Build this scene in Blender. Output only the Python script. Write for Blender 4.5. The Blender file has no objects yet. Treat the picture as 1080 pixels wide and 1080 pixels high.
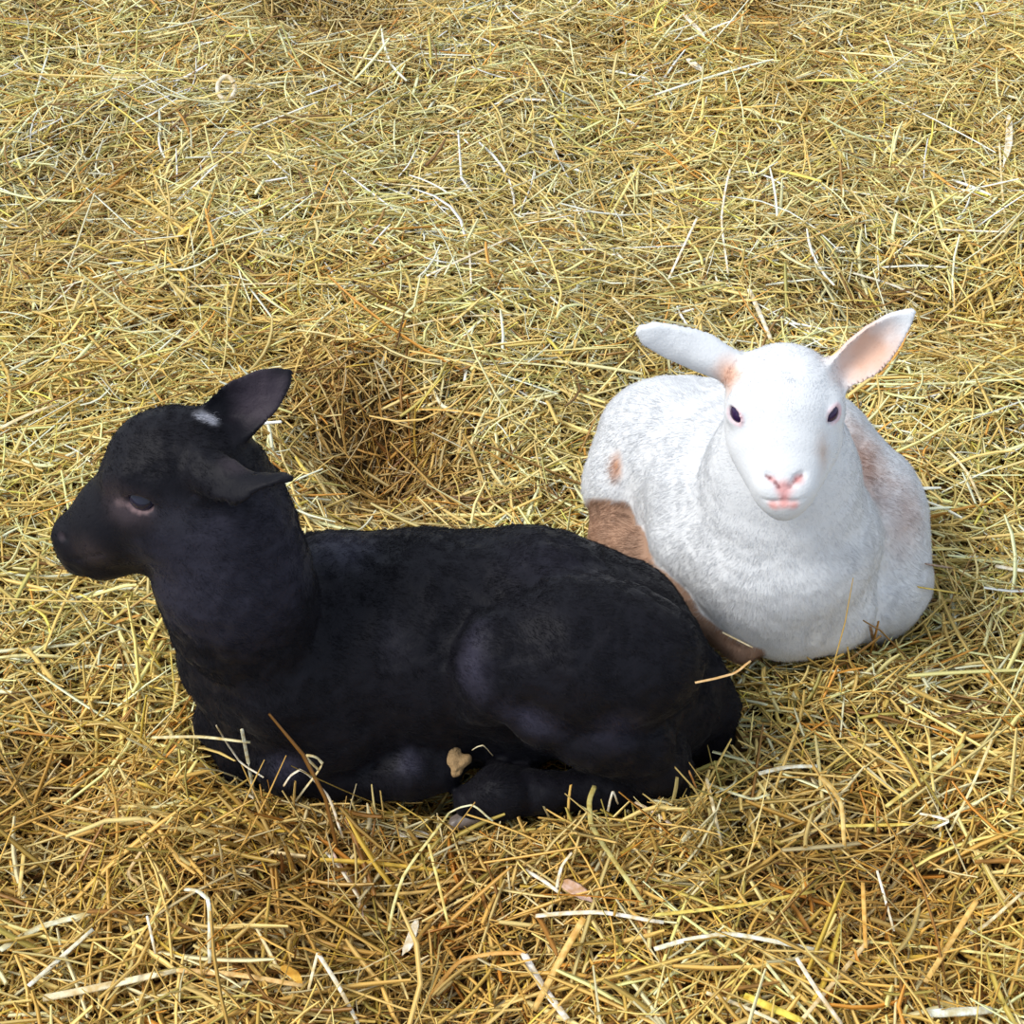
import bpy, math, random
import numpy as np

# ------------------------------------------------------------------ camera, sky, sun, exposure
PITCH = math.radians(42.0); FPX = 1700.0; CAM_D = 1.70
CAM = np.array([0.0, -CAM_D*math.cos(PITCH), CAM_D*math.sin(PITCH)])
scene = bpy.context.scene
COL = scene.collection
cam_data = bpy.data.cameras.new('camera'); cam = bpy.data.objects.new('camera', cam_data); COL.objects.link(cam)
cam.location = CAM.tolist(); cam.rotation_euler = (math.pi/2 - PITCH, 0, 0)
cam_data.sensor_width = 36; cam_data.lens = 36*FPX/1080; cam_data.clip_start = .05
scene.camera = cam
world = bpy.data.worlds.new('world'); scene.world = world; world.use_nodes = True
bg = world.node_tree.nodes['Background']; bg.inputs[0].default_value = (.78, .88, 1.0, 1); bg.inputs[1].default_value = .95
sun_data = bpy.data.lights.new('sun', 'SUN'); sun = bpy.data.objects.new('sun', sun_data); COL.objects.link(sun)
sun_data.energy = 3.7; sun_data.angle = math.radians(22); sun_data.color = (1.0, .965, .90)
_d = np.array([.60, .16, -.72])            # direction the daylight travels: from the left, high
import mathutils
sun.rotation_euler = mathutils.Vector(_d.tolist()).to_track_quat('-Z', 'Y').to_euler(); sun.location = (-2, -.5, 3)
scene.view_settings.view_transform = 'Standard'; scene.view_settings.look = 'None'
scene.view_settings.exposure = 0.0; scene.view_settings.gamma = 1.0; scene.view_settings.use_curve_mapping = False

# ------------------------------------------------------------------ helpers
rng = np.random.default_rng(11)
FW = np.array([0, math.cos(PITCH), -math.sin(PITCH)]); UP = np.array([0, math.sin(PITCH), math.cos(PITCH)]); RT = np.array([1.0, 0, 0])
def ray(px, py): return FW + (px-540)/FPX*RT + (540-py)/FPX*UP
def at(px, py, Y):                    # the point of the photograph's pixel at world depth Y
    r = ray(px, py); return CAM + r*((Y-CAM[1])/r[1])
def on(px, py, z=0.0):                # the same at height z
    r = ray(px, py); return CAM + r*((z-CAM[2])/r[2])
def unit(v): v = np.asarray(v, float); return v/np.linalg.norm(v)

def material(name, color=None, rough=.6, spec=.3, attr=None, sheen=0, transl=0, hsv=None, bump=None, sss=0):
    m = bpy.data.materials.new(name); m.use_nodes = True; nt = m.node_tree; N = nt.nodes; L = nt.links
    b = N['Principled BSDF']; b.inputs['Roughness'].default_value = rough
    b.inputs['Specular IOR Level'].default_value = spec
    if sheen: b.inputs['Sheen Weight'].default_value = sheen; b.inputs['Sheen Roughness'].default_value = .4
    if sss: b.inputs['Subsurface Weight'].default_value = sss; b.inputs['Subsurface Scale'].default_value = .01
    src = None
    if attr:
        a = N.new('ShaderNodeAttribute'); a.attribute_name = attr; src = a.outputs['Color']; L.new(src, b.inputs['Base Color'])
    elif color: b.inputs['Base Color'].default_value = (*color, 1)
    if bump:
        t = N.new('ShaderNodeTexCoord'); n = N.new('ShaderNodeTexNoise'); n.inputs['Scale'].default_value = bump[0]; n.inputs['Detail'].default_value = 4
        L.new(t.outputs['Object'], n.inputs['Vector'])
        bm = N.new('ShaderNodeBump'); bm.inputs['Strength'].default_value = bump[1]; bm.inputs['Distance'].default_value = bump[2]
        L.new(n.outputs['Fac'], bm.inputs['Height']); L.new(bm.outputs['Normal'], b.inputs['Normal'])
    if transl:
        tr = N.new('ShaderNodeBsdfTranslucent'); mx = N.new('ShaderNodeMixShader'); mx.inputs[0].default_value = transl
        if src: L.new(src, tr.inputs['Color'])
        else: tr.inputs['Color'].default_value = (*color, 1)
        L.new(b.outputs[0], mx.inputs[1]); L.new(tr.outputs[0], mx.inputs[2]); L.new(mx.outputs[0], N['Material Output'].inputs[0])
    return m

def mesh_obj(name, V, F, mat, parent=None, smooth=True, cols=None):
    V = np.ascontiguousarray(V, np.float32); F = np.ascontiguousarray(F, np.int32)
    me = bpy.data.meshes.new(name); k = F.shape[1]
    me.vertices.add(len(V)); me.vertices.foreach_set('co', V.ravel())
    me.loops.add(F.size); me.loops.foreach_set('vertex_index', F.ravel())
    me.polygons.add(len(F)); me.polygons.foreach_set('loop_start', np.arange(0, F.size, k, dtype=np.int32))
    me.polygons.foreach_set('loop_total', np.full(len(F), k, np.int32))
    me.update(calc_edges=True)
    if smooth: me.polygons.foreach_set('use_smooth', np.ones(len(F), bool))
    if cols is not None:
        a = me.color_attributes.new('tint', 'FLOAT_COLOR', 'POINT')
        c = np.ones((len(V), 4), np.float32); c[:, :3] = cols; a.data.foreach_set('color', c.ravel())
    me.materials.append(mat)
    o = bpy.data.objects.new(name, me); COL.objects.link(o); o.parent = parent
    return o
def empty(name, loc, label, cat, group=None):
    o = bpy.data.objects.new(name, None); COL.objects.link(o); o.location = loc; o.empty_display_size = .05
    o['label'] = label; o['category'] = cat
    if group: o['group'] = group
    return o

# value noise on a lattice, vectorised
_perm = rng.random((64, 64, 64)).astype(np.float32)
def noise3(P, scale):
    Q = np.asarray(P)*scale; i = np.floor(Q).astype(np.int64); f = Q - i; f = f*f*(3-2*f); i &= 63; j = (i+1) & 63
    x0, y0, z0 = i[..., 0], i[..., 1], i[..., 2]; x1, y1, z1 = j[..., 0], j[..., 1], j[..., 2]
    fx, fy, fz = f[..., 0], f[..., 1], f[..., 2]
    def l(a, b, t): return a + (b-a)*t
    return l(l(l(_perm[x0, y0, z0], _perm[x1, y0, z0], fx), l(_perm[x0, y1, z0], _perm[x1, y1, z0], fx), fy),
             l(l(_perm[x0, y0, z1], _perm[x1, y0, z1], fx), l(_perm[x0, y1, z1], _perm[x1, y1, z1], fx), fy), fz)*2-1

# ------------------------------------------------------------------ modelling volumes for the animals' continuous bodies
class Volume:
    def __init__(s, lo, hi, h):
        s.lo = np.array(lo, float); s.h = h; s.n = np.ceil((np.array(hi)-s.lo)/h).astype(int)+1
        s.F = np.full(tuple(s.n), .04, np.float32)
    def _sub(s, lo, hi):
        a = np.clip(np.floor((np.asarray(lo)-s.lo)/s.h).astype(int), 0, s.n-1); b = np.clip(np.ceil((np.asarray(hi)-s.lo)/s.h).astype(int)+1, 1, s.n)
        ax = [s.lo[k]+s.h*np.arange(a[k], b[k]) for k in range(3)]
        X, Y, Z = np.meshgrid(*ax, indexing='ij'); return tuple(slice(a[k], b[k]) for k in range(3)), np.stack([X, Y, Z], -1).astype(np.float32)
    def _put(s, sl, d, k, cut=False):
        A = s.F[sl]
        if cut:
            if k <= 0: s.F[sl] = np.maximum(A, -d); return
            h = np.maximum(k-np.abs(A+d), 0)/k; s.F[sl] = np.maximum(A, -d)+h*h*k*.25
        else:
            if k <= 0: s.F[sl] = np.minimum(A, d); return
            h = np.maximum(k-np.abs(A-d), 0)/k; s.F[sl] = np.minimum(A, d)-h*h*k*.25
    def ball(s, c, r, k=.02, rot=None, cut=False):
        c = np.asarray(c, float); r = np.broadcast_to(np.asarray(r, float), 3); m = (r.max()+k+.006)
        sl, P = s._sub(c-m, c+m); q = P-c.astype(np.float32)
        if rot is not None: q = q @ np.array(rot, np.float32).T          # rows of rot are the local axes
        k0 = np.linalg.norm(q/r, axis=-1); k1 = np.linalg.norm(q/(r*r), axis=-1)+1e-6
        s._put(sl, k0*(k0-1)/k1, k, cut)
    def limb(s, pts, rad, k=.015, kj=None, cut=False):
        for i in range(len(pts)-1):
            a, b = np.asarray(pts[i], float), np.asarray(pts[i+1], float); ra, rb = rad[i], rad[i+1]; m = max(ra, rb)+k+.006
            sl, P = s._sub(np.minimum(a, b)-m, np.maximum(a, b)+m); ab = (b-a).astype(np.float32); q = P-a.astype(np.float32)
            t = np.clip((q@ab)/(ab@ab), 0, 1); d = np.linalg.norm(q-t[..., None]*ab, axis=-1)-(ra+(rb-ra)*t)
            s._put(sl, d, k if i == 0 or kj is None else kj, cut)
    def ear(s, B, T, face, W, th=.0022, cup=.012, bend=0.0, k=.012, prof=None):
        B, T = np.asarray(B, float), np.asarray(T, float); L = np.linalg.norm(T-B); u = (T-B)/L
        w = unit(np.asarray(face, float)-np.dot(face, u)*u); v = np.cross(w, u)
        m = max(L, W)*.6+.03; c = (B+T)/2; sl, P = s._sub(c-m, c+m); q = P-B.astype(np.float32)
        U = (q@u.astype(np.float32))/L; V = q@v.astype(np.float32); Z = q@w.astype(np.float32)
        Wu = W/2*np.interp(U, [-.1, 0, .15, .35, .55, .75, .9, 1.0], prof or [.45, .55, .80, 1.0, .97, .72, .38, .06]).astype(np.float32)
        cu = cup*np.minimum((V/(W/2))**2, 1.6)*np.interp(U, [0, .3, 1], [1.5, 1.0, .35])
        Zc = Z-cu-bend*U*U*L; dv = np.abs(V)-Wu; dz = np.abs(Zc)*.8-th*np.interp(U, [0, .5, 1], [1.6, 1.0, .8]); du = np.maximum(-U-.05, U-1)*L
        a = np.maximum(dv, du); d = np.sqrt(np.maximum(a, 0)**2+np.maximum(dz, 0)**2)+np.minimum(np.maximum(a, dz), 0)-.0006
        s._put(sl, d.astype(np.float32), k); return dict(B=B, u=u, v=v, w=w, L=L, W=W)
    def rough(s, amp, scale, keep=None):
        sl, P = s._sub(s.lo, s.lo+s.h*s.n); m = np.abs(s.F[sl]) < .02; Q = P[m]
        d = amp*(noise3(Q, scale)*.65+noise3(Q+5.3, scale*2.1)*.35)
        if keep is not None: d = d*keep(Q)
        A = s.F[sl]; A[m] += d.astype(np.float32); s.F[sl] = A
    def sample(s, P):
        i = np.round((P-s.lo)/s.h).astype(int); ok = np.all((i >= 0) & (i < s.n), -1); i = np.clip(i, 0, s.n-1)
        return np.where(ok, s.F[i[..., 0], i[..., 1], i[..., 2]], .04)
    def grad(s, P):
        e = s.h*1.2; g = np.stack([s.sample(P+np.eye(3)[k]*e)-s.sample(P-np.eye(3)[k]*e) for k in range(3)], -1)
        return g/(np.linalg.norm(g, axis=-1, keepdims=True)+1e-9)
    def surface(s):
        F = s.F; F[F == 0] = 1e-7; S = F < 0; nx, ny, nz = F.shape
        cnt = np.zeros((nx-1, ny-1, nz-1), np.int8); C = [(a, b, c) for a in (0, 1) for b in (0, 1) for c in (0, 1)]
        for a, b, c in C: cnt += S[a:nx-1+a, b:ny-1+b, c:nz-1+c]
        act = (cnt > 0) & (cnt < 8); I = np.argwhere(act); idx = np.full(act.shape, -1, np.int64); idx[act] = np.arange(len(I))
        acc = np.zeros((len(I), 3)); n = np.zeros(len(I)); val = {c: F[I[:, 0]+c[0], I[:, 1]+c[1], I[:, 2]+c[2]] for c in C}
        for c in C:
            for k in range(3):
                if c[k] == 0:
                    e = list(c); e[k] = 1; e = tuple(e); a, b = val[c], val[e]; x = (a < 0) != (b < 0); t = np.where(x, a/(a-b+1e-20), 0)
                    p = np.tile(np.array(c, float), (len(I), 1)); p[:, k] = t; acc[x] += p[x]; n[x] += 1
        V = s.lo+s.h*(I+acc/n[:, None]); Q = []
        for k in range(3):
            o1, o2 = (k+1) % 3, (k+2) % 3; sa = [slice(1, -1)]*3; sb = [slice(1, -1)]*3; sa[k] = slice(0, -1); sb[k] = slice(1, None)
            A, Bv = S[tuple(sa)], S[tuple(sb)]; E = np.argwhere(A != Bv); fl = A[tuple(E.T)]; base = E.copy(); base[:, o1] += 1; base[:, o2] += 1
            def g(d1, d2):
                q = base.copy(); q[:, o1] -= d1; q[:, o2] -= d2; return idx[tuple(q.T)]
            q = np.stack([g(1, 1), g(0, 1), g(0, 0), g(1, 0)], -1); q[~fl] = q[~fl][:, ::-1]; Q.append(q)
        Q = np.concatenate(Q); Q = Q[(Q >= 0).all(1)]
        # light relaxing so the cells never show
        for _ in range(2):
            a = np.zeros_like(V); m = np.zeros(len(V))
            for i in range(4):
                x, y = Q[:, i], Q[:, (i+1) % 4]
                for d in range(3): a[:, d] += np.bincount(x, V[y, d], len(V))+np.bincount(y, V[x, d], len(V))
                m += np.bincount(x, minlength=len(V))+np.bincount(y, minlength=len(V))
            V = V*.5+.5*a/np.maximum(m, 1)[:, None]
        return V, Q

def eye_on(vol, C, n, along, l, hgt, R):
    """Open an almond eye in the volume; returns the eyeball's centre and the rim's points."""
    n = unit(n); a = unit(np.asarray(along)-np.dot(along, n)*n); b = np.cross(n, a); ball = C-n*R*.80
    vol.ball(C, (l*1.02, hgt*1.05, R*.8), k=.002, rot=[a, b, n], cut=True)
    t = np.linspace(0, 2*np.pi, 17); ring = []
    for s in t:
        p = ball+a*l*1.08*np.cos(s)+b*hgt*1.12*np.sin(s)*(1-.25*np.cos(s)**2); d = p-ball; r2 = max(R*R-d@d, 0); ring.append(p+n*(math.sqrt(r2)+.0002))
    vol.limb(ring, [.0016]*len(ring), k=.003, kj=.001)
    return ball, np.array(ring), (a, b, n)

def uv_ball(c, r, nu=28, nv=20, rot=None):
    u = np.linspace(0, 2*np.pi, nu, endpoint=False); v = np.linspace(0, np.pi, nv+1)[1:-1]
    P = [(0, 0, 1)]+[(math.sin(b)*math.cos(a), math.sin(b)*math.sin(a), math.cos(b)) for b in v for a in u]+[(0, 0, -1)]
    P = np.array(P); F = []
    for j in range(nv-2):
        for i in range(nu):
            A = 1+j*nu+i; Bq = 1+j*nu+(i+1) % nu; F.append((A, A+nu, Bq+nu, Bq))
    for i in range(nu): F.append((0, 1+i, 1+(i+1) % nu, 0)); e = len(P)-1; s0 = 1+(nv-2)*nu; F.append((e, s0+(i+1) % nu, s0+i, e))
    F = np.array(F); tri = [f for f in F if len(set(f)) == 3]; quad = np.array([f for f in F if len(set(f)) == 4])
    P = P*np.broadcast_to(r, 3)
    if rot is not None: P = P@np.array(rot)
    return P+c, quad, np.array([[f[0], f[1], f[2]] for f in tri])
def ball_obj(name, c, r, mat, parent, rot=None):
    P, q, t = uv_ball(np.zeros(3), r, rot=rot)
    me = bpy.data.meshes.new(name); me.from_pydata(P.tolist(), [], q.tolist()+t.tolist()); me.update()
    me.polygons.foreach_set('use_smooth', np.ones(len(me.polygons), bool)); me.materials.append(mat)
    o = bpy.data.objects.new(name, me); COL.objects.link(o); o.parent = parent
    o.location = (np.asarray(c)-(np.array(parent_loc(parent)) if parent else 0)).tolist(); return o
def parent_loc(p):
    l = np.zeros(3)
    while p: l += np.array(p.location); p = p.parent
    return l

def fleece(name, vol, V, Q, cols, n, length, flow, mat, parent, lift=.45, rad=.00022, clump=.5, seed=1, loc=(0, 0, 0), seg=5, curl=0.0, jit=.22, lvar=.5, droop=.15):
    """Hair as one Curves object: roots spread evenly over the skin, combed along the flow."""
    g = np.random.default_rng(seed); T = np.concatenate([Q[:, [0, 1, 2]], Q[:, [0, 2, 3]]])
    a, b, c = V[T[:, 0]], V[T[:, 1]], V[T[:, 2]]; ar = np.linalg.norm(np.cross(b-a, c-a), axis=1)
    k = g.choice(len(T), n, p=ar/ar.sum()); r1 = np.sqrt(g.random(n))[:, None]; r2 = g.random(n)[:, None]
    P = a[k]*(1-r1)+b[k]*r1*(1-r2)+c[k]*r1*r2; L = length(P); ok = L > 1e-4; P, L, k = P[ok], L[ok], k[ok]; n = len(P)
    vn = np.zeros_like(V); fn = np.cross(b-a, c-a)
    for i in range(3):
        for d in range(3): vn[:, d] += np.bincount(T[:, i], fn[:, d], len(V))
    vn /= np.linalg.norm(vn, axis=1, keepdims=True)+1e-12; gv = vol.grad(V[::50]); vn *= np.sign((gv*vn[::50]).sum()); Nn = vn[T[k, 0]]; D = flow(P, Nn); D = D-(D*Nn).sum(1, keepdims=True)*Nn; D /= np.linalg.norm(D, axis=1, keepdims=True)+1e-6
    J = np.stack([noise3(P+q, 90) for q in (0, 3.1, 7.7)], -1)*clump+g.normal(0, jit, (n, 3))
    lf = lift*(1+lvar*noise3(P+1.7, 60))[:, None]; D1 = Nn*lf+D+J; D1 /= np.linalg.norm(D1, axis=1, keepdims=True)
    D1 += Nn*np.maximum(.12-(D1*Nn).sum(1, keepdims=True), 0)
    L = (L*g.uniform(.6, 1.25, n))[:, None]; t = np.linspace(0, 1, seg); pts = np.zeros((n, seg, 3)); side = np.cross(D1, Nn); ph = g.uniform(0, 6.28, (n, 1))
    for i, s in enumerate(t):
        d = D1*(1-s*.25)+D*s*.30-Nn*s*s*droop
        pts[:, i] = P-Nn*.0006+d*L*s
        if curl: pts[:, i] += (side*np.sin(s*7+ph)+Nn*(np.cos(s*7+ph)))*curl*s
    hc = bpy.data.hair_curves.new(name); hc.add_curves([seg]*n)
    hc.attributes['position'].data.foreach_set('vector', (pts-np.array(loc)).astype(np.float32).ravel())
    ra = hc.attributes.get('radius') or hc.attributes.new('radius', 'FLOAT', 'POINT')
    ra.data.foreach_set('value', np.tile(rad*np.linspace(1, .25, seg), n).astype(np.float32))
    cc = np.ones((n, 4), np.float32); cc[:, :3] = cols[T[k, 0]]*g.uniform(.82, 1.12, (n, 1))
    at_ = hc.attributes.new('tint', 'FLOAT_COLOR', 'CURVE'); at_.data.foreach_set('color', np.clip(cc, 0, 1).ravel())
    hc.materials.append(mat); o = bpy.data.objects.new(name, hc); COL.objects.link(o); o.parent = parent; return o

# ------------------------------------------------------------------ materials
M_BLACK = material('black_wool', attr='tint', rough=.6, spec=.14, sheen=.03, bump=(380, .45, .0012))
M_BLACK_HAIR = material('black_hair', attr='tint', rough=.55, spec=.16)
M_WHITE = material('white_wool', attr='tint', rough=.8, spec=.08, bump=(420, .35, .0012))
M_WHITE_HAIR = material('white_hair', attr='tint', rough=.6, spec=.12, transl=.35)
M_EYE = material('dark_eye', color=(.014, .014, .030), rough=.12, spec=.38)
M_EYE_VIOLET = material('violet_eye', color=(.030, .014, .055), rough=.10, spec=.4)
M_HOOF_TAN = material('hoof_tan', color=(.33, .21, .10), rough=.7, spec=.2, bump=(350, .9, .002))
M_HOOF_GREY = material('hoof_grey', color=(.15, .12, .105), rough=.4, spec=.4, bump=(160, .7, .0015))

def S(px, py, Y, rpx):
    p = at(px, py, Y); return p, rpx*float((p-CAM)@FW)/FPX
def chain(vol, L, k=.03, kj=.02):
    q = [S(*l) for l in L]; vol.limb([a for a, _ in q], [r for _, r in q], k=k, kj=kj)
def hit(vol, px, py, past=0.0):
    r = ray(px, py); r = r/np.linalg.norm(r); t = np.arange(.8, 2.4, .0006); P = CAM+r*t[:, None]; d = vol.sample(P)
    i = np.argmax(d < 0)
    if d[i] >= 0: raise RuntimeError('no surface under %s,%s' % (px, py))
    return P[i]+r*past
def paint(C, V, c, r, col, amt=1.0, hard=.35, stretch=None):
    q = V-np.asarray(c)
    if stretch is not None: a, s = stretch; a = unit(a); q = q-a*(q@a)[:, None]*(1-1/s)
    d = np.linalg.norm(q, axis=1)/r+.12*noise3(V, 140); w = (amt*np.clip((1-d)/(1-hard), 0, 1))[:, None]; w = w*w*(3-2*w)
    C[:] = C*(1-w)+np.array(col)*w

# ------------------------------------------------------------------ BLACK LAMB
bv = Volume((-.46, -.48, -.04), (.24, -.16, .43), .0019)
chain(bv, [(292, 668, -.284, 92), (350, 669, -.284, 104), (450, 671, -.284, 109), (560, 672, -.284, 112), (632, 694, -.284, 104), (685, 730, -.284, 78)], k=.02)
chain(bv, [(330, 720, -.300, 84), (430, 726, -.296, 74), (540, 726, -.292, 66)])                      # belly
chain(bv, [(272, 684, -.300, 82), (300, 735, -.312, 78)], k=.022)                                      # brisket
chain(bv, [(258, 640, -.322, 82), (243, 598, -.328, 77), (236, 545, -.324, 67), (225, 505, -.318, 58)], k=.005)  # neck with its ruff
bv.ball(*S(205, 492, -.318, 60), k=.012)                                                               # cranium
bv.ball(*S(165, 491, -.318, 53), k=.03)
bv.ball(*S(182, 545, -.332, 48), k=.02)                                                                # cheek
chain(bv, [(150, 530, -.320, 54), (124, 549, -.322, 43), (94, 570, -.325, 31)], k=.02)
chain(bv, [(150, 578, -.325, 27), (112, 587, -.327, 18), (86, 589, -.327, 15)], k=.010)                # lower jaw
bv.ball(*S(72, 562, -.327, 14), k=.016)                                                                # nose pad
chain(bv, [(115, 508, -.343, 6), (140, 503, -.350, 8), (165, 509, -.352, 8)], k=.012)                 # brow
chain(bv, [(285, 650, -.325, 46), (292, 715, -.345, 52), (355, 765, -.354, 42)], k=.016, kj=.03)       # shoulder
chain(bv, [(360, 775, -.358, 34), (300, 806, -.370, 31)], k=.012)
chain(bv, [(300, 808, -.372, 30), (350, 817, -.372, 22), (400, 818, -.372, 22), (432, 812, -.372, 30), (462, 812, -.370, 24)], k=.006, kj=.012)
chain(bv, [(250, 760, -.300, 45), (262, 795, -.330, 27), (330, 812, -.300, 20)], k=.02)                # far knee
# near thigh, stifle, hock and folded hind leg
th_c, _ = S(622, 690, -.338, 10); e = float((th_c-CAM)@FW)/FPX
ca, sa = math.cos(math.radians(-6)), math.sin(math.radians(-6))
bv.ball(th_c, (122*e, 84*e, .070), k=.010, rot=[RT*ca+UP*sa, -RT*sa+UP*ca, FW])
chain(bv, [(590, 685, -.350, 66), (536, 700, -.362, 40), (516, 728, -.374, 25)], k=.022)
chain(bv, [(510, 738, -.372, 16), (506, 705, -.370, 18), (518, 672, -.358, 22)], k=.026)
chain(bv, [(514, 724, -.380, 25), (570, 760, -.384, 23), (620, 782, -.384, 28), (690, 806, -.372, 29), (704, 818, -.368, 27)], k=.004, kj=.014)
chain(bv, [(632, 775, -.385, 32), (676, 782, -.374, 36)], k=.007, kj=.02)
chain(bv, [(704, 820, -.366, 27), (640, 832, -.380, 22), (570, 836, -.389, 21), (526, 836, -.393, 27), (498, 846, -.394, 20)], k=.004, kj=.010)
chain(bv, [(640, 750, -.350, 52), (680, 780, -.345, 38)], k=.02)
chain(bv, [(672, 712, -.270, 62), (706, 752, -.270, 48)], k=.03)
chain(bv, [(738, 712, -.282, 28), (756, 746, -.290, 20), (750, 785, -.298, 17), (738, 805, -.305, 11)], k=.008)   # tail
bv.ball(*S(540, 770, -.325, 46), k=.02); bv.ball(*S(470, 765, -.325, 46), k=.02)
chain(bv, [(560, 760, -.23, 60), (470, 770, -.22, 30)], k=.03)                                        # far thigh
ear_far = bv.ear(at(228, 452, -.300), at(306, 391, -.282), (-.25, -.80, .35), .041, th=.0018, cup=.012, bend=-.05, prof=[.55, .70, .88, 1.0, .93, .70, .36, .03])
ear_near = bv.ear(at(222, 500, -.358), at(308, 500, -.385), (.10, -.35, -.9), .036, th=.0019, cup=.016, bend=.05, k=.014)
chain(bv, [(218, 492, -.350, 20), (240, 497, -.358, 15)], k=.014)
# wool relief
head_c = at(150, 530, -.32)
bv.rough(.0019, 62, keep=lambda P: np.clip((np.linalg.norm(P-head_c, axis=-1)-.055)/.03, 0, 1))
bv.rough(.0011, 150, keep=lambda P: np.clip((np.linalg.norm(P-head_c, axis=-1)-.06)/.02, 0, 1))
bv.rough(.0013, 105, keep=lambda P: np.clip(1.4-np.linalg.norm(P-at(250, 600, -.36), axis=-1)/.075, 0, 1))
# face detail
EBp = hit(bv, 147, 531); nE = bv.grad(EBp[None])[0]
ballB, ringB, axB = eye_on(bv, EBp, unit(nE+.25*np.array([0, -1, .3])), RT*1.0+UP*-.12, .0118, .0078, .0122)
nos = hit(bv, 64, 566); bv.limb([nos, hit(bv, 70, 569)], [.0022, .0015], k=.002, cut=True)
mp = [hit(bv, x, y) for x, y in ((74, 590), (84, 590), (96, 587), (108, 584))]; bv.limb(mp, [.0010]*4, k=.002, cut=True)
V, Q = bv.surface()
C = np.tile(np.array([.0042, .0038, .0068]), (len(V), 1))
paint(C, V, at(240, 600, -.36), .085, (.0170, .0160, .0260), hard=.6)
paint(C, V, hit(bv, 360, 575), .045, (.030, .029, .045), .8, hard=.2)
paint(C, V, hit(bv, 498, 700), .024, (.034, .031, .050), .8, hard=.0, stretch=(UP, 2.8))  # purple-grey highlights of stifle, thigh edge and legs, painted into the coat
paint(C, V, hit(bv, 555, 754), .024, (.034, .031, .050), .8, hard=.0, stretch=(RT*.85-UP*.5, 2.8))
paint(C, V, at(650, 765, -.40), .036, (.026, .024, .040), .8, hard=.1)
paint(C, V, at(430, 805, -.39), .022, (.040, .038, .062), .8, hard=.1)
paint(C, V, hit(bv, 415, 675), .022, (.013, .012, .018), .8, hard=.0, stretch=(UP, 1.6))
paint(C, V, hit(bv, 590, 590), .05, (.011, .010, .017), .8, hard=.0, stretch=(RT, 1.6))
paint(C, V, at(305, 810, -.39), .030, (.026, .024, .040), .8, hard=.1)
paint(C, V, hit(bv, 135, 533), .030, (.046, .034, .040), .9, hard=.1, stretch=(RT, 1.3))
paint(C, V, hit(bv, 95, 585), .026, (.030, .022, .024), .9, hard=.1)
paint(C, V, hit(bv, 185, 545), .028, (.025, .024, .034), .9, hard=.1)
for p in ringB: paint(C, V, p, .0046, (.20, .13, .135), .9, hard=.3)
for x in (124, 130): paint(C, V, hit(bv, x, 530), .006, (.13, .09, .095), .7, hard=.1)
paint(C, V, nos, .0055, (.035, .026, .032), .8)
paint(C, V, (ear_far['B']+ear_far['u']*.045+ear_far['w']*.004), .032, (.034, .026, .036), .9, hard=.4)
paint(C, V, hit(bv, 250, 489), .018, (.028, .022, .028), .9, hard=.2)
tuft = hit(bv, 217, 441); paint(C, V, tuft, .0085, (.42, .42, .48), .95, hard=.2, stretch=(RT-.3*UP, 1.6))
BL = np.array(at(450, 700, -.29)); BL[2] = 0
black = empty('black_lamb', BL.tolist(), 'black woolly lamb lying curled on the straw with its head raised in profile', 'lamb')
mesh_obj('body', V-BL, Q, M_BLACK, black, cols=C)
LG = np.array([at(x, y, Y) for x, y, Y in ((640, 832, -.378), (350, 815, -.372), (500, 848, -.393), (570, 838, -.387), (430, 812, -.368))])
def lenB(P):
    d = np.linalg.norm(P-at(120, 550, -.32), axis=1); L = np.interp(d, [.03, .07, .11, .16], [.0020, .0030, .0050, .0052])
    f = np.min(np.linalg.norm(P[:, None]-LG[None], axis=2), axis=1); L = np.minimum(L, np.interp(f, [.02, .05], [.0035, .0075]))
    for E in (ear_far, ear_near):
        u = (P-E['B'])@E['u']/E['L']; r = np.linalg.norm(P-(E['B']+np.clip(u, 0, 1)[:, None]*E['u']*E['L']), axis=1); L = np.where((u > .12) & (u < 1.1) & (r < .03), .0016, L)
    e = np.linalg.norm(P-ballB, axis=1); return np.where(e < .0158, 0, L)
def flowB(P, Nn):
    D = np.tile(np.array([1.0, 0, -.45]), (len(P), 1)); D += np.stack([noise3(P+k, 25) for k in (1, 4, 9)], -1)*.7; return D
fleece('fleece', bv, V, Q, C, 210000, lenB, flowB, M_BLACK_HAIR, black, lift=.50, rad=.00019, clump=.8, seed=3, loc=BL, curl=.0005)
eb = ball_obj('eye', ballB, .0116, M_EYE, black); eb['label'] = 'dark glossy eye'

def lid(name, ring, r, mat, parent, col):
    n = len(ring)-1; v = Volume(ring.min(0)-.006, ring.max(0)+.006, .0005); v.limb(list(ring), [r]*len(ring), k=.0006); a, b = v.surface()
    o = mesh_obj(name, a-parent_loc(parent), b, mat, parent, cols=np.tile(np.array(col), (len(a), 1))); return o
lid('eyelid', ringB, .00125, M_BLACK, black, (.16, .11, .115))['label'] = 'pinkish grey eyelid rim'

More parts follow.
